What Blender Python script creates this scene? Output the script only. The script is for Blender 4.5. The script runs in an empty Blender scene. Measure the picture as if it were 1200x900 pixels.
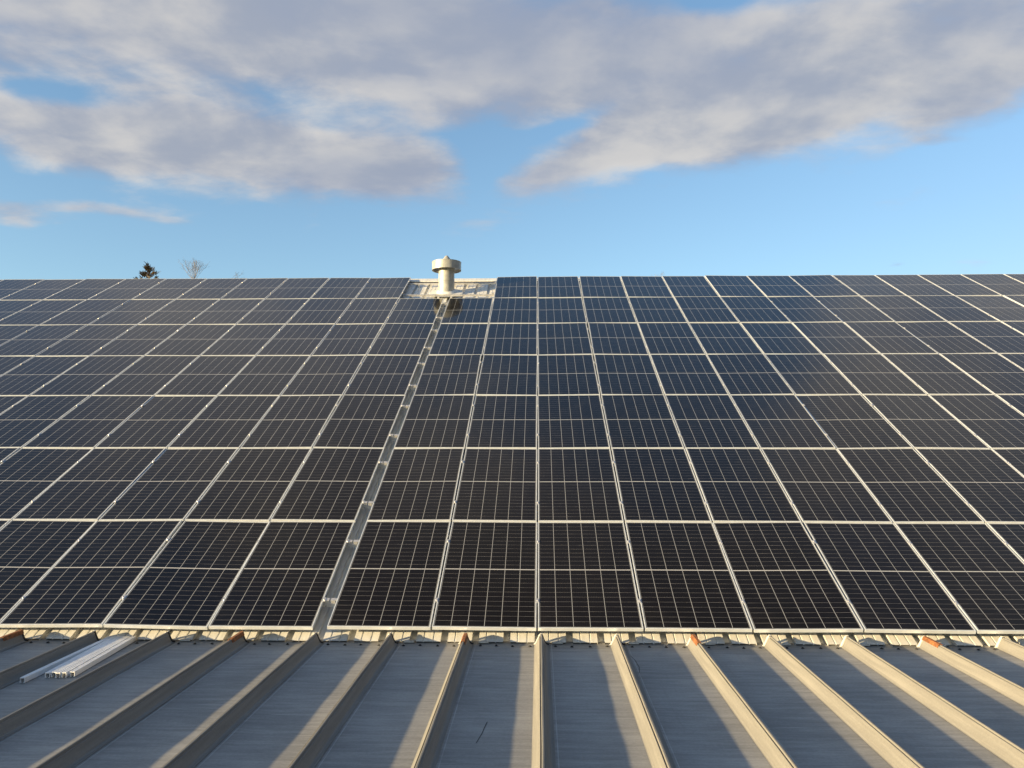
import bpy, bmesh, math, random
from mathutils import Vector, Matrix
random.seed(7)
R = math.radians
scene = bpy.context.scene
C = scene.collection

# ------------------------------------------------------------------ camera
CAM = Vector((2.1325, -8.6911, 6.4095))
RIGHT = Vector((0.99953316, 0.03050766, 0.00165668))
DOWN = Vector((-0.0017299, 0.11064763, -0.99385818))
FWD = Vector((-0.0305036, 0.99339136, 0.11064875))
FPX = 1031.27                              # focal length in pixels of the 1200 px wide photograph
cd = bpy.data.cameras.new('camera')
cam = bpy.data.objects.new('camera', cd); C.objects.link(cam)
m = Matrix((RIGHT, -DOWN, -FWD)).transposed().to_4x4()
m.translation = CAM
cam.matrix_world = m
cd.sensor_width = 36.0; cd.lens = FPX / 1200 * 36
cd.clip_start = 0.05; cd.clip_end = 6000
scene.camera = cam

def sky_dir(px, py):                       # direction in the world (azimuth, elevation in degrees)
    d = FWD + RIGHT * ((px - 600) / FPX) + DOWN * ((py - 450) / FPX)
    return math.degrees(math.atan2(d.x, d.y)), math.degrees(math.atan2(d.z, math.hypot(d.x, d.y)))

# ------------------------------------------------------------------ light
SUN_EL = 8.5
SUN_AZ = -118.0                            # azimuth of the sun from +Y towards +X (it stands left, a little behind the camera)
sd = bpy.data.lights.new('sun', 'SUN'); sd.energy = 5.0; sd.angle = R(0.7); sd.color = (1.0, 0.75, 0.39)
sun = bpy.data.objects.new('sun', sd); C.objects.link(sun)
to_sun = Vector((math.sin(R(SUN_AZ)) * math.cos(R(SUN_EL)), math.cos(R(SUN_AZ)) * math.cos(R(SUN_EL)), math.sin(R(SUN_EL))))
sun.rotation_euler = to_sun.to_track_quat('Z', 'Y').to_euler()
sun.location = (-30, -20, 20)

scene.view_settings.view_transform = 'Standard'
scene.view_settings.look = 'None'
scene.view_settings.exposure = 1.45
scene.view_settings.gamma = 1.0
scene.view_settings.use_curve_mapping = False

class NT:                                  # small helper that writes shader maths
    def __init__(s, tree): s.t = tree; s.n = tree.nodes; s.l = tree.links
    def node(s, typ, **kw):
        n = s.n.new(typ)
        for k, v in kw.items(): setattr(n, k, v)
        return n
    def put(s, sock, v):
        if v is None: return
        if isinstance(v, bpy.types.NodeSocket): s.l.new(v, sock)
        else: sock.default_value = v
    def m(s, op, a, b=None, c=None, clamp=False):
        n = s.node('ShaderNodeMath', operation=op); n.use_clamp = clamp
        for i, v in enumerate((a, b, c)): s.put(n.inputs[i], v)
        return n.outputs[0]
    def add(s, a, b): return s.m('ADD', a, b)
    def sub(s, a, b): return s.m('SUBTRACT', a, b)
    def mul(s, a, b): return s.m('MULTIPLY', a, b)
    def div(s, a, b): return s.m('DIVIDE', a, b)
    def ramp(s, v, a, b, lo=0.0, hi=1.0):
        n = s.node('ShaderNodeMapRange', interpolation_type='SMOOTHSTEP')
        for i, x in enumerate((v, a, b, lo, hi)): s.put(n.inputs[i], x)
        return n.outputs[0]
    def mix(s, f, a, b, blend='MIX'):
        n = s.node('ShaderNodeMix', data_type='RGBA', blend_type=blend)
        s.put(n.inputs[0], f)
        for i, v in ((6, a), (7, b)):
            if not isinstance(v, bpy.types.NodeSocket) and len(v) == 3: v = (*v, 1)
            s.put(n.inputs[i], v)
        return n.outputs[2]
    def xyz(s, x, y, z=0.0):
        n = s.node('ShaderNodeCombineXYZ')
        for i, v in enumerate((x, y, z)): s.put(n.inputs[i], v)
        return n.outputs[0]
    def sep(s, v):
        n = s.node('ShaderNodeSeparateXYZ'); s.l.new(v, n.inputs[0]); return n.outputs
    def noise(s, vec, scale, detail=4.0, rough=0.5, dist=0.0):
        n = s.node('ShaderNodeTexNoise')
        s.put(n.inputs['Vector'], vec); n.inputs['Scale'].default_value = scale
        n.inputs['Detail'].default_value = detail; n.inputs['Roughness'].default_value = rough
        n.inputs['Distortion'].default_value = dist
        return n.outputs['Fac']

w = bpy.data.worlds.new('World'); scene.world = w; w.use_nodes = True
w.node_tree.nodes.clear()
N = NT(w.node_tree)
sky = N.node('ShaderNodeTexSky', sky_type='NISHITA')
sky.sun_disc = False; sky.sun_elevation = R(SUN_EL); sky.sun_rotation = R(SUN_AZ)
sky.air_density = 1.0; sky.dust_density = 0.6; sky.ozone_density = 1.6; sky.altitude = 100
tc = N.node('ShaderNodeTexCoord')
gx, gy, gz = N.sep(tc.outputs['Generated'])
az = N.mul(N.m('ARCTAN2', gx, gy), 57.29578)
el = N.mul(N.m('ARCSINE', gz), 57.29578)
den = N.add(N.m('MAXIMUM', gz, 0.0), 0.14)
px_, py_ = N.div(gx, den), N.div(gy, den)
pl = N.xyz(px_, py_, 0.0)
# warped cloud-layer coordinates
wn1 = N.noise(pl, 1.5, 5, 0.55); wn2 = N.noise(N.xyz(N.add(px_, 7.3), N.add(py_, 3.1), 0.0), 1.5, 5, 0.55)
azw = N.add(az, N.mul(N.sub(wn1, 0.5), 7.5)); elw = N.add(el, N.mul(N.sub(wn2, 0.5), 4.0))
def blob(a, e, ra, re, rot, wgt):
    c, s_ = math.cos(R(rot)), math.sin(R(rot))
    da = N.sub(azw, a); de = N.sub(elw, e)
    u = N.div(N.add(N.mul(da, c), N.mul(de, s_)), ra)
    v = N.div(N.sub(N.mul(de, c), N.mul(da, s_)), re)
    return N.mul(N.m('EXPONENT', N.mul(N.add(N.mul(u, u), N.mul(v, v)), -1.0)), wgt)
DEG = 57.3 / FPX
blobs_px = [  # px, py, rx, ry, rotation, weight
    (200, 20, 430, 95, 0, 1.3), (110, 150, 230, 45, -3, 1.0), (300, 180, 210, 42, -5, 1.15), (440, 200, 110, 26, 0, 0.9),
    (520, 60, 220, 80, 0, 0.9), (760, 70, 210, 75, 0, 1.0), (1010, 70, 260, 85, 8, 1.2), (740, 165, 130, 30, 16, 1.2), (1000, 120, 130, 26, 14, .7), (640, 205, 60, 20, 10, 0.7),
    (880, 130, 140, 40, 12, 0.8), (1160, 105, 90, 26, 22, 1.0),
    (95, 105, 70, 17, 0, -1.1), (560, 190, 26, 34, -20, -.9), (830, 0, 50, 12, 0, -0.9), (650, 150, 60, 9, 12, -0.6), (525, 165, 30, 9, 0, -.45), (330, 118, 120, 22, -4, -.4), (720, 120, 60, 20, 20, -.35), (25, 90, 40, 10, 0, -0.4), (860, 70, 30, 22, 0, -.35),
    (10, 236, 60, 13, -5, 0.95), (130, 243, 85, 9, -4, 0.8), (20, 257, 45, 7, 0, 0.6), (1095, 175, 40, 6, 0, .35), (1065, 316, 14, 4, 0, 0.5)]
M = None
for (bx, by, rx, ry, rot, wg) in blobs_px:
    a, e = sky_dir(bx, by)
    b = blob(a, e, rx * DEG, ry * DEG, rot, wg)
    M = b if M is None else N.add(M, b)
# the part of the sky above the picture, seen in the panels; the low right pair fills the added dark cloud
for (a, e, ra, re, rot, wg) in [(-32, 40, 22, 12, 0, 1.2), (34, 40, 15, 12, 0, 1.1), (0, 62, 50, 13, 0, 1.3), (-16, 52, 22, 9, 0, 0.7), (45, 55, 30, 12, 0, .7),
                                (-100, 45, 35, 22, 0, .7), (82, 8, 34, 30, 0, 2.0), (120, 8, 30, 28, 0, 2.0), (170, 35, 40, 20, 0, 1.0), (-170, 30, 40, 20, 0, .8), (9, 42, 15, 8, 10, -.6)]:
    M = N.add(M, blob(a, e, ra, re, rot, wg))
fb = N.noise(pl, 3.0, 9, 0.53, 0.2)
wisp = N.noise(N.xyz(N.mul(px_, 6.0), N.mul(py_, 9.0), 1.7), 1.0, 9, 0.62, 0.4)
field = N.add(N.sub(M, 0.58), N.add(N.mul(N.sub(fb, 0.5), 1.9), N.mul(N.sub(wisp, 0.5), 1.1)))
alpha = N.mul(N.ramp(field, -0.22, 0.80), 0.95)
# self shadowing: compare the layer with itself a little nearer the sun
fs = N.noise(N.xyz(N.sub(px_, 0.09), N.sub(py_, 0.07), 0.0), 3.0, 9, 0.53, 0.2)
lit = N.ramp(N.add(N.add(N.mul(N.sub(fb, fs), 2.4), N.mul(N.sub(fb, 0.5), 0.4)), N.mul(N.sub(wisp, 0.5), 0.5)), -0.38, 0.50)
thick = N.ramp(field, 0.1, 1.3)
big = N.noise(N.xyz(N.add(px_, 2.2), N.add(py_, 5.7), 0.0), 1.3, 6, 0.55)
cl = N.mix(lit, (1.20, 1.38, 1.78), (2.52, 2.44, 2.36))
cl = N.mix(N.mul(N.ramp(big, 0.42, 0.62), 0.6), cl, (0.98, 1.22, 1.76))
cl = N.mix(N.mul(thick, 0.30), cl, (1.55, 1.56, 1.62))
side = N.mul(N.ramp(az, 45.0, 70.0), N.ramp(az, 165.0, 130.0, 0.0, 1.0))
high = N.ramp(el, 40.0, 64.0)              # the thick middle of the bank overhead is darker
cl = N.mix(N.mul(high, 0.8), cl, (0.47, 0.41, 0.47))
cl = N.mix(N.mul(side, 0.9), cl, (0.40, 0.44, 0.50))   # unseen dark cloud added at right to dim the shaded seam sides
hue = N.node('ShaderNodeMix', data_type='RGBA', blend_type='MULTIPLY')
hue.inputs[0].default_value = 1.0
N.l.new(sky.outputs[0], hue.inputs[6]); N.l.new(N.mix(N.mul(N.ramp(az, 0.0, 45.0), N.ramp(el, 26.0, 6.0)), (0.88, 0.97, 1.04), (0.72, 0.71, 0.78)), hue.inputs[7])   # thin grey veil low on the right
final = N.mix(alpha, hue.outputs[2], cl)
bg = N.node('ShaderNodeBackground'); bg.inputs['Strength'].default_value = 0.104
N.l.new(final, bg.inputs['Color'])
out = N.node('ShaderNodeOutputWorld'); N.l.new(bg.outputs[0], out.inputs['Surface'])

# ------------------------------------------------------------------ materials
def mat(name):
    mm = bpy.data.materials.new(name); mm.use_nodes = True
    mm.node_tree.nodes.clear()
    k = NT(mm.node_tree)
    p = k.node('ShaderNodeBsdfPrincipled'); o = k.node('ShaderNodeOutputMaterial')
    k.l.new(p.outputs[0], o.inputs['Surface'])
    return mm, k, p
def simple(name, col, rough=0.5, metal=0.0, var=0.15, scale=6.0):
    mm, k, p = mat(name)
    t = k.node('ShaderNodeTexCoord')
    n = k.noise(t.outputs['Object'], scale, 5, 0.6)
    c = k.mix(k.ramp(n, 0.3, 0.7), tuple(x * (1 - var) for x in col), tuple(min(1, x * (1 + var)) for x in col))
    k.l.new(c, p.inputs['Base Color'])
    k.put(p.inputs['Roughness'], k.ramp(n, 0.2, 0.8, rough * 0.85, min(1, rough * 1.15)))
    p.inputs['Metallic'].default_value = metal
    return mm

# weathered coated steel of the low roof: fine cross-wise streaks
def low_roof_mat(name, col):
    mm, k, p = mat(name)
    t = k.node('ShaderNodeTexCoord'); x, y, z = k.sep(t.outputs['Object'])
    st = k.noise(k.xyz(k.mul(x, 1.6), k.mul(y, 15.0), 0.0), 1.0, 5, 0.72)
    st2 = k.noise(k.xyz(k.mul(x, 2.2), k.mul(y, 46.0), 3.0), 1.0, 2, 0.5)
    big = k.noise(t.outputs['Object'], 1.1, 5, 0.6)
    spk = k.noise(t.outputs['Object'], 42.0, 3, 0.7)
    line = k.ramp(st2, 0.66, 0.76)
    f = k.add(k.add(k.mul(k.sub(st, 0.5), 1.15), k.mul(k.sub(big, 0.5), 0.9)), k.add(k.mul(k.sub(spk, 0.5), 0.5), k.mul(line, 0.5)))
    c = k.mix(k.ramp(f, -0.4, 0.5), tuple(v * 0.73 for v in col), tuple(v * 1.28 for v in col))
    # sparse dark run-off stains along the fall
    run = k.ramp(k.noise(k.xyz(k.mul(x, 14.0), k.mul(y, 0.7), 0.0), 1.0, 4, 0.6), 0.6, 0.78)
    c = k.mix(k.mul(run, 0.28), c, (0.16, 0.145, 0.12))
    q = k.div(k.sub(x, 2.149 + 0.098), 0.728); q = k.sub(q, k.m('FLOOR', q))
    worn = k.mul(k.m('LESS_THAN', q, 0.0085), k.ramp(k.noise(k.xyz(k.mul(x, 3.0), k.mul(y, 5.0), 0.0), 1.0, 4, 0.65), 0.3, 0.6, 0.25, 1.0))
    c = k.mix(k.mul(worn, 0.75), c, (0.46, 0.47, 0.47))
    k.l.new(c, p.inputs['Base Color'])
    k.put(p.inputs['Roughness'], k.ramp(f, -0.4, 0.5, 0.6, 0.42))
    bmp = k.node('ShaderNodeBump'); bmp.inputs['Strength'].default_value = 0.4; bmp.inputs['Distance'].default_value = 0.004
    k.l.new(k.add(k.mul(st, 0.7), k.mul(spk, 0.25)), bmp.inputs['Height']); k.l.new(bmp.outputs[0], p.inputs['Normal'])
    return mm
M_PAN = low_roof_mat('weathered_grey_steel', (0.255, 0.252, 0.247))

def seam_mat():
    mm, k, p = mat('seam_steel')
    t = k.node('ShaderNodeTexCoord'); x, y, z = k.sep(t.outputs['Object'])
    n = k.noise(k.xyz(k.mul(x, 30.0), k.mul(y, 1.2), k.mul(z, 30.0)), 1.0, 5, 0.6)
    sp = k.noise(t.outputs['Object'], 60.0, 3, 0.6)
    f = k.add(k.mul(n, 0.7), k.mul(sp, 0.3))
    k.l.new(k.mix(k.ramp(f, 0.3, 0.7), (0.170, 0.165, 0.156), (0.235, 0.228, 0.212)), p.inputs['Base Color'])
    p.inputs['Roughness'].default_value = 0.55; p.inputs['Specular IOR Level'].default_value = 0.25
    return mm
M_SEAM = seam_mat()

def sheet_mat():
    mm, k, p = mat('galvanised_sheet')
    t = k.node('ShaderNodeTexCoord'); x, y, z = k.sep(t.outputs['Object'])
    n = k.noise(k.xyz(k.mul(x, 22.0), k.mul(y, 2.5), 0.0), 1.0, 5, 0.6)
    b = k.noise(t.outputs['Object'], 3.0, 4, 0.6)
    f = k.add(k.mul(n, 0.6), k.mul(b, 0.4))
    c = k.mix(k.ramp(f, 0.3, 0.7), (0.57, 0.57, 0.555), (0.73, 0.73, 0.715))
    k.l.new(c, p.inputs['Base Color'])
    p.inputs['Roughness'].default_value = 0.38; p.inputs['Metallic'].default_value = 0.15
    return mm
M_SHEET = sheet_mat()
M_GALV = simple('galvanised_pipe', (0.34, 0.342, 0.325), 0.45, 0.2, 0.16, 9.0)
M_ALU = simple('mill_aluminium', (0.66, 0.66, 0.67), 0.30, 0.7, 0.08, 14.0)
M_FRAME = simple('anodised_frame', (0.56, 0.60, 0.66), 0.38, 0.25, 0.06, 8.0)
M_RUST = simple('rust_orange_steel', (0.23, 0.085, 0.028), 0.8, 0.0, 0.5, 30.0)
M_DARK = simple('black_rubber', (0.02, 0.02, 0.022), 0.7, 0.0, 0.2, 20.0)
M_FOAM = simple('pale_closure_foam', (0.5, 0.485, 0.44), 0.8, 0.0, 0.12, 20.0)
M_WALL = simple('wall_steel', (0.42, 0.42, 0.40), 0.5, 0.0, 0.08, 2.0)
M_BACK = simple('white_backsheet', (0.55, 0.55, 0.55), 0.6, 0.0, 0.05, 5.0)

PW, PH, PT = 1.038, 2.085, 0.035           # a solar panel
def glass_mat():
    mm, k, p = mat('solar_cells_under_glass')
    uvn = k.node('ShaderNodeUVMap'); uvn.uv_map = 'UVMap'
    u, v, _ = k.sep(uvn.outputs[0])        # metres from the middle of the panel
    CW, CH = 0.1672, 0.0843
    def edge(val, pitch, offs):            # distance in metres to the nearest line of a grid
        q = k.div(k.add(val, offs), pitch)
        fr = k.sub(q, k.m('FLOOR', q))
        return k.mul(k.m('MINIMUM', fr, k.sub(1.0, fr)), pitch)
    du = edge(u, CW, 6 * CW)               # lines between the six columns
    av = k.sub(k.m('ABSOLUTE', v), 0.008)
    dv = edge(av, CH, 0.0)
    mid = k.m('LESS_THAN', k.m('ABSOLUTE', v), 0.0085)
    rim = k.m('MAXIMUM', k.m('GREATER_THAN', k.m('ABSOLUTE', u), 3 * CW), k.m('GREATER_THAN', av, 12 * CH))
    col = k.m('LESS_THAN', du, 0.0029)
    row = k.m('LESS_THAN', dv, 0.0018)
    info = k.node('ShaderNodeObjectInfo'); rnd = info.outputs['Random']
    geo = k.node('ShaderNodeTexCoord')
    # each cell reads slightly different
    cellid = k.xyz(k.m('FLOOR', k.div(k.add(u, 6 * CW), CW)), k.m('FLOOR', k.div(k.add(v, 14 * CH), CH)), k.mul(rnd, 91.0))
    wn = k.node('ShaderNodeTexWhiteNoise'); k.l.new(cellid, wn.inputs['Vector'])
    base = k.mix(rnd, (0.0028, 0.0024, 0.0028), (0.0033, 0.0031, 0.0048))
    base = k.mix(k.mul(wn.outputs['Value'], 0.5), base, (0.0022, 0.0022, 0.003))
    # busbar wires: faint fine stripes along the cells
    bus = k.m('LESS_THAN', edge(u, CW / 9, 6 * CW), 0.0009)
    base = k.mix(k.mul(bus, 0.10), base, (0.10, 0.10, 0.10))
    seg = k.node('ShaderNodeTexWhiteNoise'); k.l.new(cellid, seg.inputs['Vector'])
    rowc = k.mix(k.ramp(k.noise(geo.outputs['Object'], 5.0, 2, 0.5), 0.3, 0.7), (0.075, 0.074, 0.080), (0.155, 0.153, 0.162))
    c = k.mix(row, base, rowc)
    c = k.mix(col, c, (0.25, 0.26, 0.285))
    c = k.mix(mid, c, (0.34, 0.35, 0.375))
    c = k.mix(rim, c, (0.10, 0.102, 0.106))
    film = k.mul(k.ramp(k.noise(geo.outputs['Object'], 1.7, 6, 0.7), 0.45, 0.8), k.ramp(v, -0.6, -1.02, 0.25, 1.0))
    c = k.mix(k.mul(film, 0.05), c, (0.20, 0.18, 0.15))
    k.l.new(c, p.inputs['Base Color'])
    dust = k.noise(geo.outputs['Object'], 3.0, 5, 0.65)
    k.put(p.inputs['Roughness'], k.ramp(dust, 0.3, 0.75, 0.05, 0.13))
    p.inputs['IOR'].default_value = 1.32       # anti-reflective solar glass
    return mm
M_GLASS = glass_mat()

# ------------------------------------------------------------------ mesh helpers
class MB:
    def __init__(s): s.bm = bmesh.new()
    def box(s, lo, hi, M4=None):
        x0, y0, z0 = lo; x1, y1, z1 = hi
        vs = [Vector(p) for p in ((x0,y0,z0),(x1,y0,z0),(x1,y1,z0),(x0,y1,z0),(x0,y0,z1),(x1,y0,z1),(x1,y1,z1),(x0,y1,z1))]
        if M4 is not None: vs = [M4 @ p for p in vs]
        v = [s.bm.verts.new(p) for p in vs]
        for f in ((0,3,2,1),(4,5,6,7),(0,1,5,4),(1,2,6,5),(2,3,7,6),(3,0,4,7)): s.bm.faces.new([v[i] for i in f])
        return s
    def sweep(s, prof, y0, y1, closed=True, caps=True, axis='y'):   # profile (a, z) pulled along an axis
        def P(a, z, t): return (a, t, z) if axis == 'y' else (t, a, z)
        A = [s.bm.verts.new(P(a, z, y0)) for a, z in prof]; B = [s.bm.verts.new(P(a, z, y1)) for a, z in prof]
        n = len(prof)
        for i in range(n if closed else n - 1):
            j = (i + 1) % n; s.bm.faces.new((A[i], A[j], B[j], B[i]))
        if closed and caps: s.bm.faces.new(A[::-1]); s.bm.faces.new(B)
        return s
    def lathe(s, prof, segs=40, org=(0,0,0), cap=False):
        rings = []
        for r, z in prof:
            rings.append([s.bm.verts.new((org[0] + r*math.cos(2*math.pi*i/segs), org[1] + r*math.sin(2*math.pi*i/segs), org[2] + z)) for i in range(segs)])
        for a, b in zip(rings, rings[1:]):
            for i in range(segs):
                j = (i+1) % segs; s.bm.faces.new((a[i], a[j], b[j], b[i]))
        if cap: s.bm.faces.new(rings[-1])
        return s
    def tube(s, pts, radii, segs=5):
        rings = []
        for i, p in enumerate(pts):
            p = Vector(p)
            d = (Vector(pts[min(i+1, len(pts)-1)]) - Vector(pts[max(i-1, 0)])).normalized()
            a = d.orthogonal().normalized(); b = d.cross(a)
            rings.append([s.bm.verts.new(p + (a*math.cos(2*math.pi*k/segs) + b*math.sin(2*math.pi*k/segs)) * radii[i]) for k in range(segs)])
        for a, b in zip(rings, rings[1:]):
            for i in range(segs):
                j = (i+1) % segs; s.bm.faces.new((a[i], a[j], b[j], b[i]))
        s.bm.faces.new(rings[0][::-1]); s.bm.faces.new(rings[-1])
        return s
    def build(s, name, material, parent=None, bevel=0.0, smooth=False, recalc=True):
        if recalc: bmesh.ops.recalc_face_normals(s.bm, faces=s.bm.faces[:])
        if bevel: bmesh.ops.bevel(s.bm, geom=s.bm.edges[:], offset=bevel, segments=2, affect='EDGES', profile=0.6)
        me = bpy.data.meshes.new(name); s.bm.to_mesh(me); s.bm.free()
        if material: me.materials.append(material)
        if smooth: me.polygons.foreach_set('use_smooth', [True]*len(me.polygons))
        o = bpy.data.objects.new(name, me); C.objects.link(o)
        if parent: o.parent = parent
        return o
def tag(o, label=None, cat=None, group=None, kind=None):
    if label: o['label'] = label
    if cat: o['category'] = cat
    if group: o['group'] = group
    if kind: o['kind'] = kind
    return o
def empty(name, loc=(0,0,0), rot=(0,0,0)):
    o = bpy.data.objects.new(name, None); C.objects.link(o); o.location = loc; o.rotation_euler = rot
    o.empty_display_size = 0.2
    return o
def copy_child(o, parent, loc=None):
    c = o.copy(); C.objects.link(c); c.parent = parent
    if loc is not None: c.location = loc
    return c
def copy_tree(o, parent=None):
    c = o.copy(); C.objects.link(c); c.parent = parent
    for ch in list(o.children): copy_tree(ch, c)
    return c

# ------------------------------------------------------------------ site frames
UP, LO = R(26.5), R(2.9)                   # slope of the steep roof and of the low roof
Z0 = 5.0
def steep(u, v, n): return Vector((u, v*math.cos(UP) - n*math.sin(UP), Z0 + v*math.sin(UP) + n*math.cos(UP)))
SH = -0.14                                 # flat of the roofing sheet below the top face of the panels
EAVE = steep(0, -0.011, SH)
LOW = Vector((0, EAVE.y, EAVE.z - 0.016))  # the low roof meets the steep one here
X0, X1 = -20.2, 22.6
RIDGE_V = 15.0

# ------------------------------------------------------------------ ground
def ground_mat():
    mm, k, p = mat('grass_field')
    t = k.node('ShaderNodeTexCoord')
    a = k.noise(t.outputs['Object'], 0.05, 6, 0.6); b = k.noise(t.outputs['Object'], 2.0, 5, 0.7)
    c = k.mix(k.ramp(k.add(k.mul(a, 0.6), k.mul(b, 0.4)), 0.35, 0.65), (0.05, 0.065, 0.025), (0.12, 0.115, 0.05))
    k.l.new(c, p.inputs['Base Color']); p.inputs['Roughness'].default_value = 0.9
    return mm
g = MB(); bmesh.ops.create_grid(g.bm, x_segments=8, y_segments=8, size=2500)
tag(g.build('ground', ground_mat()), kind='structure')

# ------------------------------------------------------------------ building
bld = tag(empty('metal_building', (0, 0, 0)), 'long metal building with a steep ribbed roof above a low grey seamed roof', 'building')
ridge = steep(0, RIDGE_V, SH)
back_eave_y = ridge.y + (ridge.y - EAVE.y)
wb = MB()
wb.box((X0 + .3, -17.5, 0), (X1 - .3, back_eave_y - .4, LOW.z - 1.05))
# gable ends
for x in (X0 + .3, X1 - .5):
    vs = [wb.bm.verts.new(p) for p in ((x, EAVE.y + .2, LOW.z - 1.04), (x, back_eave_y - .4, LOW.z - 1.04), (x, ridge.y, ridge.z - .12), (x + .2, EAVE.y + .2, LOW.z - 1.04), (x + .2, back_eave_y - .4, LOW.z - 1.04), (x + .2, ridge.y, ridge.z - .12))]
    for f in ((0, 2, 1), (3, 4, 5), (0, 1, 4, 3), (1, 2, 5, 4), (2, 0, 3, 5)): wb.bm.faces.new([vs[i] for i in f])
wb.build('wall', M_WALL, bld)

# ribbed sheet of the steep roof: major rib every 305 mm, two small ribs between
def sheet_profile(x0, x1, phase, pitch=0.305):
    pts = []
    k0 = math.floor((x0 - phase) / pitch); x = phase + k0 * pitch
    while x < x1:
        for dx, z in ((-.034, 0), (-.041, -.060), (.041, -.060), (.034, 0), (.096, 0), (.100, -.007), (.108, -.007), (.112, 0), (.190, 0), (.194, -.007), (.202, -.007), (.206, 0)):
            if x0 <= x + dx <= x1: pts.append((x + dx, z))
        x += pitch
    return pts
prof = sheet_profile(X0, X1, 1.206)
rot_up = (UP, 0, 0)
sh = MB()
sh.sweep(prof, -0.011, RIDGE_V, closed=False)
sh.sweep([(a, z - .004) for a, z in prof], -0.011, RIDGE_V, closed=False)
roof_u = sh.build('steep_roof', M_SHEET, bld, recalc=False)
roof_u.location = steep(0, 0, SH); roof_u.rotation_euler = rot_up
bk = MB(); bk.sweep(prof, -RIDGE_V, 0.0, closed=False)
rb = bk.build('back_roof', M_SHEET, bld, recalc=False)
rb.location = ridge; rb.location.x = X0 + X1
rb.rotation_euler = (UP, 0, math.pi)
# ridge cap (a part of the steep roof)
rc = MB()
c_, s_ = math.cos(UP), math.sin(UP)
cap = [(-.30*c_, -.30*s_ + .038), (-.30*c_, -.30*s_ + .056), (-.05, .036), (0, .045), (.05, .036), (.30*c_, -.30*s_ + .056), (.30*c_, -.30*s_ + .038)]
for a in range(12):
    xa = X0 + (X1 - X0) * a / 12; xb = X0 + (X1 - X0) * (a + 1) / 12 + (.05 if a < 11 else 0)
    rc.sweep([(y, z + (.002 if a % 2 else 0)) for y, z in cap], xa, xb, closed=False, axis='x')
rco = rc.build('ridge_cap', M_SHEET, roof_u)
rco.matrix_parent_inverse = Matrix.Identity(4)
rco.matrix_basis = (Matrix.Translation(roof_u.location) @ Matrix.Rotation(UP, 4, 'X')).inverted() @ Matrix.Translation((0, ridge.y, ridge.z))
# dark foam closure under the ridge cap
fc = MB()
x = X0 + .1; rr = random.Random(3)
fc.box((-20, -.012, 0.002), (22, .012, .034))
fco = fc.build('closure_strip', M_DARK, roof_u); fco.location = (0, RIDGE_V - .27, 0)

# low roof: flat pans between standing seams
PITCH = 0.728; RX = 2.149
LOW_Y0 = -9.2                              # stretches back under the photographer
pan = MB()
pan_n = 0
nseg = 40
seam_ids = [i for i in range(-30, 28) if X0 < RX + i*PITCH < X1]
xs = [RX + i*PITCH for i in seam_ids]
row_pts = []
for x in xs:
    row_pts += [(x - PITCH + .075, 0.0), (x - PITCH*.5, -.0015), (x - .080, 0.0), (x - .064, .0008)]
ys = [LOW_Y0 - 7.5 + (0.33 - LOW_Y0 + 7.5) * t / nseg for t in range(nseg + 1)]
pr = random.Random(8)
grid = [[pan.bm.verts.new((x, y, z + (pr.gauss(0, .0011) if i % 4 < 3 else 0))) for i, (x, z) in enumerate(row_pts)] for y in ys]
for a, b in zip(grid, grid[1:]):
    for i in range(len(row_pts) - 1): pan.bm.faces.new((a[i], a[i+1], b[i+1], b[i]))
roof_l = pan.build('low_roof', M_PAN, bld, smooth=True)
roof_l.location = LOW; roof_l.rotation_euler = (LO, 0, 0)

seam_prof = [(-.066, .0015), (-.060, .0055), (-.050, .019), (-.029, .062), (-.0165, .089), (-.0135, .091), (-.0115, .080), (-.0050, .080), (-.0040, .098), (.000, .1015), (.0095, .1015), (.0135, .098),
             (.0135, .080), (.0200, .077), (.0235, .068), (.039, .032), (.050, .012), (.062, .0055), (.080, .004), (.082, .0015)]
sm = MB()
sy = [LOW_Y0 - 7.4 + (LOW_Y0*-1 + 7.4 - .07)*t/60 for t in range(61)]
jr = random.Random(5); off = [0.0]
for _ in range(60): off.append(off[-1]*.75 + jr.gauss(0, .0009))
rings = [[sm.bm.verts.new((a + o_*max(0, z)/.1, y, z)) for a, z in seam_prof] for y, o_ in zip(sy, off)]
for A, B in zip(rings, rings[1:]):
    for i in range(len(seam_prof)):
        j = (i + 1) % len(seam_prof); sm.bm.faces.new((A[i], A[j], B[j], B[i]))
sm.bm.faces.new(rings[0][::-1]); sm.bm.faces.new(rings[-1])
seam0 = sm.build('standing_seam', M_SEAM, roof_l)
# black closure at the seam's end, its foot curling out on the right
ce = MB()
path = [(-.006, .0985), (.014, .097), (.022, .076), (.031, .052), (.041, .030), (.053, .014), (.066, .008), (.080, .007)]
o_ = [(a, z + .007) for a, z in path]; i_ = [(a - .003, z - .006) for a, z in path][::-1]
ce.sweep(o_ + i_, -.068, -.045)
close0 = ce.build('end_closure', M_DARK, roof_l)
pl_ = MB(); pl_.box((.115, -.030, .006), (.215, .045, .017))
strip0 = pl_.build('closure_strip', M_FOAM, roof_l, bevel=.003)
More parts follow.
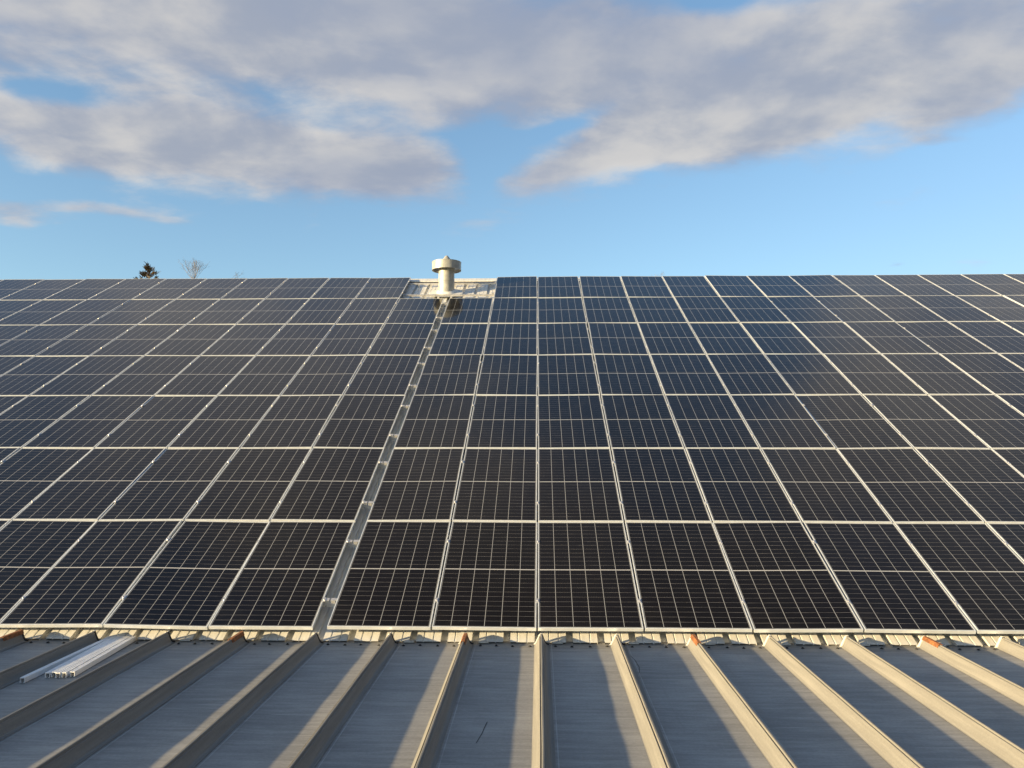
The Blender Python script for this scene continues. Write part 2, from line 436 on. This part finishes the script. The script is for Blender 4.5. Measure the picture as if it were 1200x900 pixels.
# pale curled end of the seam
cu = MB()
cu.sweep([(-.072, .004), (-.058, .014), (-.032, .066), (-.020, .094), (.002, .109), (.014, .105), (.008, .096), (-.012, .084), (-.025, .060), (-.048, .006)], -.060, -.030)
curl0 = cu.build('end_flashing', M_SHEET, roof_l, bevel=.002)
rc_ = MB()
rc_.sweep([(-.029, .074), (-.020, .094), (-.010, .107), (.017, .107), (.021, .088), (.028, .068), (.024, .068), (.017, .086), (.014, .1035), (-.007, .1035), (-.016, .092), (-.025, .073)], -.38, -.052)
rust0 = rc_.build('end_cap', M_RUST, roof_l)
rust0['label'] = 'rusty orange end cap'
sc = MB(); sc.lathe([(.016, 0), (.016, .003), (.009, .004), (.009, .010), (.004, .012)], 10, cap=True)
screw0 = sc.build('screw', M_DARK, roof_l)
first = {'seam': True, 'close': True, 'strip': True, 'curl': True, 'rust': True, 'screw': True}
def place(key, proto, loc):
    if first[key]: first[key] = False; proto.location = loc; return proto
    return copy_child(proto, roof_l, loc)
for i, x in zip(seam_ids, xs):
    place('seam', seam0, (x, 0, 0.002))
    if -10 <= i <= 9:
        place('close', close0, (x, 0, 0.002)); place('curl', curl0, (x, 0, .002))
        if i % 3 == 1 or i > -2: place('strip', strip0, (x + rr.uniform(-.01, .015), 0, 0.002))
        if i % 3 == 2: place('rust', rust0, (x, rr.uniform(-.01, .02), 0.004))
        for d in (.14, .30, .46, .62):
            place('screw', screw0, (x + d + rr.uniform(-.01, .01), -.115 + rr.uniform(-.012, .012), .0015))
# two dark scratches in the pans
def scratch(pts, wd):
    b = MB()
    for (ax, ay), (bx, by) in zip(pts, pts[1:]):
        b.box((-wd, 0, .0), (wd, math.hypot(bx-ax, by-ay) + .004, .0022), Matrix.Translation((ax, ay, .0)) @ Matrix.Rotation(-math.atan2(bx-ax, by-ay), 4, 'Z'))
    return b.build('scratch', M_DARK, roof_l)

# ------------------------------------------------------------------ vent on the steep roof
VENT = steep(-0.104, 13.56, SH)
vt = tag(empty('roof_vent', VENT), 'round galvanised exhaust vent with a wide capped hood beside the ridge', 'vent')
p_ = MB(); p_.lathe([(.192, -.15), (.192, .30), (.196, .302), (.196, .335), (.192, .337), (.192, .74), (.183, .74), (.183, .30)], 48)
p_.build('pipe', M_GALV, vt)
h = MB(); h.lathe([(.352, .585), (.356, .585), (.356, .595), (.352, .597), (.352, .772), (.357, .774), (.357, .787), (.350, .787), (.345, .772), (.345, .586), (.352, .585)], 56)
hood = h.build('hood', M_GALV, vt)
cn = MB(); cn.lathe([(.305, .690), (.300, .700), (.19, .745), (.03, .952), (.001, .957)], 40, cap=True)
cn.lathe([(.305, .690), (.02, .66), (.001, .66)], 40)
cn.build('rain_cone', M_GALV, vt)
for a in (25, 145, 265):
    st = MB(); st.box((.188, -.012, .60), (.350, .012, .604)); st.box((.186, -.012, .56), (.190, .012, .604))
    so = st.build('strut', M_GALV, vt); so.rotation_euler = (0, 0, R(a))
# flashing: a collar and a tilted plate lying on the ribs
fl = MB()
seg = 48
inner, outer, outer2, low_ = [], [], [], []
for i in range(seg):
    a = 2*math.pi*i/seg
    sx, sy = math.cos(a), math.sin(a)
    def onroof(r, n):
        q = Vector((r*sx, r*sy*math.cos(UP), r*sy*math.sin(UP))) + Vector((0, -n*math.sin(UP), n*math.cos(UP)))
        return q
    inner.append(fl.bm.verts.new((.197*sx, .197*sy, .197*sy*math.tan(UP) + .12)))
    outer.append(fl.bm.verts.new(onroof(.25, .052)))
    outer2.append(fl.bm.verts.new(onroof(.40, .042)))
    low_.append(fl.bm.verts.new(onroof(.41, .033)))
for A, B in ((inner, outer), (outer, outer2), (outer2, low_)):
    for i in range(seg):
        j = (i+1) % seg; fl.bm.faces.new((A[i], A[j], B[j], B[i]))
fl.build('flashing', M_SHEET, vt)

# ------------------------------------------------------------------ solar panels
fr = MB()
W2, LIP = PW/2, 0.011
for (a, b) in (((-W2, 0), (-W2+LIP, PH)), ((W2-LIP, 0), (W2, PH)), ((-W2+LIP, 0), (W2-LIP, LIP)), ((-W2+LIP, PH-LIP), (W2-LIP, PH))):
    fr.box((a[0], a[1], -PT), (b[0], b[1], 0))
frame0 = fr.build('frame', M_FRAME, None, bevel=.0012)
gl = MB()
vs = [gl.bm.verts.new(p) for p in ((-W2+LIP, LIP, -.0025), (W2-LIP, LIP, -.0025), (W2-LIP, PH-LIP, -.0025), (-W2+LIP, PH-LIP, -.0025))]
f = gl.bm.faces.new(vs); uvl = gl.bm.loops.layers.uv.new('UVMap')
for lp in f.loops: lp[uvl].uv = (lp.vert.co.x, lp.vert.co.y - PH/2)
vb = [gl.bm.verts.new(v.co + Vector((0, 0, -.006))) for v in vs]; gl.bm.faces.new(vb[::-1])
glass0 = gl.build('cell_glass', M_GLASS, None, recalc=False)
cb = MB(); cb.box((-.017, -.035, -.002), (.017, .035, .0045)); cb.lathe([(.008, .004), (.008, .011), (.004, .012)], 8, cap=True)
clamp0 = cb.build('clamp', M_ALU, None, bevel=0)

left_u = [-.063, -1.102, -2.147, -3.198, -4.26, -5.32, -6.372, -7.425, -8.483, -9.539, -10.607, -11.675, -12.74, -13.80]
right_u = [.06, 1.085, 2.112, 3.144, 4.184, 5.237, 6.298, 7.365, 8.428, 9.492, 10.553, 11.621, 12.689, 13.737, 14.80, 15.86]
ORD = ['first', 'second', 'third', 'fourth', 'fifth', 'sixth', 'seventh', 'eighth', 'ninth', 'tenth', 'eleventh', 'twelfth', 'thirteenth', 'fourteenth', 'fifteenth', 'sixteenth']
ROWN = ['bottom row', 'second row up', 'third row up', 'fourth row up', 'fifth row up', 'row under the top', 'top row']
ROW_V = [r*2.11 + .024 for r in range(7)]
first_panel = True
for r in range(7):
    for side, arr in (('left', left_u), ('right', right_u)):
        for k in range(len(arr) - 1):
            if r == 6 and k == 0: continue
            a, b = sorted((arr[k], arr[k+1]))
            uc = (a + b)/2; sx = (b - a - .017)/PW
            dv = rr.uniform(-.003, .003); dn = rr.uniform(-.0006, .0006)
            if r == 0 and side == 'left' and k == 1: dv -= .012
            if r == 0 and side == 'left' and k == 0: dv -= .012
            p = empty('solar_panel', steep(uc, ROW_V[r] + dv, dn), (UP + R(rr.gauss(0, .09)), R(rr.gauss(0, .42)), R(rr.gauss(0, .03))))
            n_ = ORD[k] if r < 6 else ORD[k-1]
            gapn = 'the open gap' if r < 6 else 'the vent opening'
            tag(p, 'solar panel in the %s, %s to the %s of %s' % (ROWN[r], n_, side, gapn), 'solar panel', 'solar panels on the steep roof')
            p.scale = (sx, 1, 1)
            if first_panel:
                fo, go, co = frame0, glass0, clamp0
                for o in (fo, go, co): o.parent = p
                first_panel = False
            else:
                fo, go, co = copy_child(frame0, p), copy_child(glass0, p), copy_child(clamp0, p)
            end = (W2 + .0085/sx)
            co.location = (end, PH*.22, 0)
            c2 = copy_child(clamp0, p, (end, PH*.78, 0))

# rails under the panels, one pair to each row; they show in the gap and in the vent opening
ra = MB()
ra.sweep([(-.020, 0), (.020, 0), (.020, .042), (.008, .042), (.008, .034), (-.008, .034), (-.008, .042), (-.020, .042)], left_u[-1], right_u[-1], axis='x')
rail0 = ra.build('rail_bar', M_ALU, None)
ft = MB(); ft.box((-.022, -.075, .0), (.022, -.022, .006)); ft.box((-.022, -.028, .0), (.022, -.0215, .060)); ft.box((-.009, -.052, .006), (.009, -.034, .016))
foot0 = ft.build('rail_foot', M_ALU, None)
ec = MB(); ec.box((-.020, -.024, .040), (.024, .024, .082)); ec.box((-.046, -.020, .074), (-.018, .020, .082))
ec0 = ec.build('end_clamp', M_ALU, None, bevel=.002)
RAIL_N = -PT - .045
first_rail = True
for r in range(7):
    for q, fv in enumerate((.22, .78)):
        v = ROW_V[r] + PH*fv
        e = empty('mounting_rail', steep(0, v, RAIL_N), (UP, 0, 0))
        where = ('crossing the gap between panels of the ' + ROWN[r]) if r < 6 else 'crossing the open sheet by the vent'
        tag(e, 'rail %s, %s of its pair' % (where, ('lower', 'upper')[q]), 'rail', 'mounting rails under the solar panels')
        if first_rail: rail0.parent = e; foot0.parent = e; ec0.parent = e; ro, fo, eo = rail0, foot0, ec0; first_rail = False
        else: ro, fo, eo = copy_child(rail0, e), copy_child(foot0, e), copy_child(ec0, e)
        eo.location = (left_u[0] + .03, 0, -.001) if r < 6 else (right_u[1] - .03, 0, -.001)
        if r < 6:
            e2 = copy_child(ec0, e, (right_u[0] - .030, 0, -.001)); e2.scale = (-1, 1, 1)
        # feet stand on the sheet's ribs
        xf = [1.206 + .065 + .305*k for k in range(-8, 0, 1)] if r == 6 else [.045]
        drop = -(0.14 + RAIL_N) + .0005
        for i, x in enumerate(xf):
            o = fo if i == 0 else copy_child(foot0, e)
            o.location = (x, 0, drop)

# ------------------------------------------------------------------ loose rails lying on the low roof
def lowp(x, y, z=0.0): return LOW + Vector((x, y*math.cos(LO) - z*math.sin(LO), y*math.sin(LO) + z*math.cos(LO)))
lp0 = MB()
prof_r = [(-.0215, 0), (-.0215, .040), (-.019, .043), (-.006, .043), (-.004, .0405), (.004, .0405), (.006, .043), (.019, .043), (.0215, .040), (.0215, 0), (.009, 0), (.009, .004), (.017, .004), (.017, .035), (-.017, .035), (-.017, .004), (-.009, .004), (-.009, 0)]
lp0.sweep(prof_r, 0, 1.46)
M_RAIL = simple('loose_rail_aluminium', (0.82, 0.83, 0.85), 0.40, 0.2, 0.05, 5.0)
loose = lp0.build('aluminium_rail', M_RAIL, None)
near = [(-2.066, -1.50), (-1.945, -1.345), (-1.902, -1.33), (-1.858, -1.345), (-1.812, -1.335), (-1.755, -1.31)]
far_x = [-2.070, -2.028, -1.984, -1.940, -1.896, -1.842]
lab = ['silver rail on the far left of the loose bundle, pulled out towards the viewer',
       'silver loose rail lying just right of the pulled out one in the bundle',
       'silver loose rail third from the left in the bundle on the low roof',
       'silver loose rail third from the right in the bundle on the low roof',
       'silver loose rail second from the right in the bundle on the low roof',
       'silver rail on the right edge of the loose bundle, set slightly apart']
for i, ((x, y), xf, lb) in enumerate(zip(near, far_x, lab)):
    o = loose if i == 0 else loose.copy()
    if i: C.objects.link(o)
    o.location = lowp(x, y, .004)
    yf = 0.0
    o.scale = (.90, (yf - y)/1.46, 1)
    o.rotation_euler = (LO, rr.uniform(-.02, .02), math.atan2(-(xf - x), yf - y))
    tag(o, lb, 'rail', 'loose rails bundled on the low roof')

scratch([(1.72, -2.78), (1.745, -2.60), (1.752, -2.50), (1.765, -2.36)], .0022)
scratch([(2.98, -1.02), (3.00, -.85), (2.99, -.62), (2.965, -.45)], .0026)

# ------------------------------------------------------------------ trees beyond the roof
M_BARK = simple('grey_bark', (0.16, 0.13, 0.10), 0.9, 0.0, 0.25, 4.0)
def leaf_mat(name, a, b):
    mm, k, p = mat(name)
    t = k.node('ShaderNodeTexCoord'); n = k.noise(t.outputs['Object'], 2.2, 4, 0.6)
    k.l.new(k.mix(k.ramp(n, .35, .65), a, b), p.inputs['Base Color']); p.inputs['Roughness'].default_value = .75
    return mm
M_NEEDLE = leaf_mat('pine_needles', (0.06, 0.05, 0.017), (0.19, 0.12, 0.04))

def at(az_, el_, dist):
    return Vector((CAM.x + dist*math.sin(R(az_)), CAM.y + dist*math.cos(R(az_)), CAM.z + dist*math.tan(R(el_))))

def conifer(px, py, dist, label):
    rr_ = random.Random(11)
    a, e = sky_dir(px, py); top = at(a, e, dist); H = top.z
    root = tag(empty('pine_tree', (top.x, top.y, 0)), label, 'tree')
    t = MB(); t.tube([(0, 0, 0), (.05, 0, H*.4), (0, .05, H*.75), (0, 0, H*.985)], [.26, .19, .10, .02], 8)
    cr = MB()
    def needles(c, d, n, spread, ln0):
        for _ in range(n):
            p = c + Vector((rr_.gauss(0, spread), rr_.gauss(0, spread), rr_.gauss(0, spread*.8)))
            q = (d + Vector((rr_.gauss(0, .55), rr_.gauss(0, .55), rr_.gauss(.25, .4)))).normalized()
            sd_ = q.orthogonal().normalized()*rr_.uniform(.012, .024); ln = q*rr_.uniform(.7, 1.3)*ln0
            cr.bm.faces.new([cr.bm.verts.new(x) for x in (p - sd_, p + sd_, p + ln + sd_*.3, p + ln - sd_*.3)])
    z = H*.25
    while z < H - .15:
        below = H - z
        L = min(.28 + below*.42, 3.4)
        nb = 4 if below < 1.2 else 6
        a0 = rr_.uniform(0, 6.28)
        for b in range(nb):
            ang = a0 + 6.283*b/nb + rr_.uniform(-.4, .4); up = .35 + .55*max(0, 1 - below/2.5)
            d = Vector((math.cos(ang), math.sin(ang), up)).normalized()
            l = L*rr_.uniform(.55, 1.1); o3 = Vector((0, 0, z))
            t.tube([o3, o3 + d*l*.5, o3 + d*l + Vector((0, 0, .12*l))], [.022, .014, .006], 4)
            steps = max(2, int(l/.22))
            for k_ in range(steps):
                f_ = .35 + .7*(k_ + rr_.random())/steps
                side = Vector((rr_.gauss(0, .12*l), rr_.gauss(0, .12*l), rr_.gauss(.03, .04)))
                needles(o3 + d*l*f_ + side, d, 16, .045, .15)
        z += .30 if below < 2 else .42
    for k_ in range(4): needles(Vector((rr_.gauss(0, .03), 0, H - .34 + .09*k_)), Vector((0, 0, 1)), 14, .035, .14)
    t.build('trunk', M_BARK, root); cr.build('crown', M_NEEDLE, root, recalc=False)
conifer(175, 315, 46, 'dark evergreen tree top peeking over the left part of the roof edge')

def bare(px, py, dist, label, seed, spread=1.0, fan=1.9, nf=12):
    rr_ = random.Random(seed)
    a, e = sky_dir(px, py); top = at(a, e, dist); H = top.z
    root = tag(empty('bare_tree', (top.x, top.y, 0)), label, 'tree', None)
    t = MB(); c = MB()
    def grow(p, d, l, r, depth, tgt):
        n = 3; pts = [p.copy()]; rad = [r]
        for i in range(n):
            d = (d + Vector((rr_.gauss(0, .10), rr_.gauss(0, .10), .05))).normalized()
            p = p + d*l/n; pts.append(p.copy()); rad.append(max(r*(1 - .30*(i+1)/n), .009))
        tgt.tube(pts, rad, 5 if r > .03 else 3)
        if depth == 0 or p.z > H: return
        for b in range(rr_.choice((2, 3, 3))):
            nd = (d + Vector((rr_.gauss(0, .45), rr_.gauss(0, .45), rr_.uniform(.0, .28)))).normalized()
            grow(p, nd, l*rr_.uniform(.68, .86), rad[-1]*rr_.uniform(.6, .8), depth - 1, c)
    Hl = H; H = H - fan*.75
    grow(Vector((0, 0, 0)), Vector((0, 0, 1)), H*.30, H*.013, 6, t)
    mz = max(v.co.z for v in c.bm.verts)
    k = H/mz
    for b in (t, c):
        for v in b.bm.verts: v.co = Vector((v.co.x*k*spread, v.co.y*k*spread, v.co.z*k))
    H = Hl
    # leader whose fine twigs fan out at the very top
    t.tube([(0, 0, 0), (.1, 0, H*.5), (0, 0, H - fan)], [H*.012, H*.008, .03], 6)
    def twig(p, d, l, r, depth):
        q = p + d*l*.5 + Vector((rr_.gauss(0, .02), rr_.gauss(0, .02), 0)); e_ = q + (d + Vector((0, 0, .12))).normalized()*l*.5
        if e_.z > H: return
        c.tube([p, q, e_], [r, r*.85, r*.7], 3)
        if depth == 0: return
        for _ in range(rr_.choice((1, 2, 2, 3))):
            nd = (d + Vector((rr_.gauss(0, .38), rr_.gauss(0, .38), rr_.gauss(.08, .18)))).normalized()
            twig(q if rr_.random() < .35 else e_, nd, l*rr_.uniform(.62, .85), r*.72, depth - 1)
    for a_ in range(nf):
        an = a_*.7 + rr_.uniform(-.2, .2); tl = rr_.uniform(.15, 1.15)
        twig(Vector((0, 0, H - fan*rr_.uniform(.75, 1.05))), Vector((math.cos(an)*tl, math.sin(an)*tl, 1)).normalized(), fan*.36, .013, 5)
    t.build('trunk', M_BARK, root); c.build('crown', M_BARK, root, recalc=False)
bare(228, 304, 70, 'leafless tree with fine grey branches showing above the roof, right of the evergreen', 4, .42)
bare(268, 314, 78, 'thin leafless tree barely topping the roof edge, farthest right of the left group', 9, .35, 1.9, 4)
bare(770, 319, 90, 'faint leafless tree top just over the ridge, right of the vent', 15, .35, 1.6, 4)
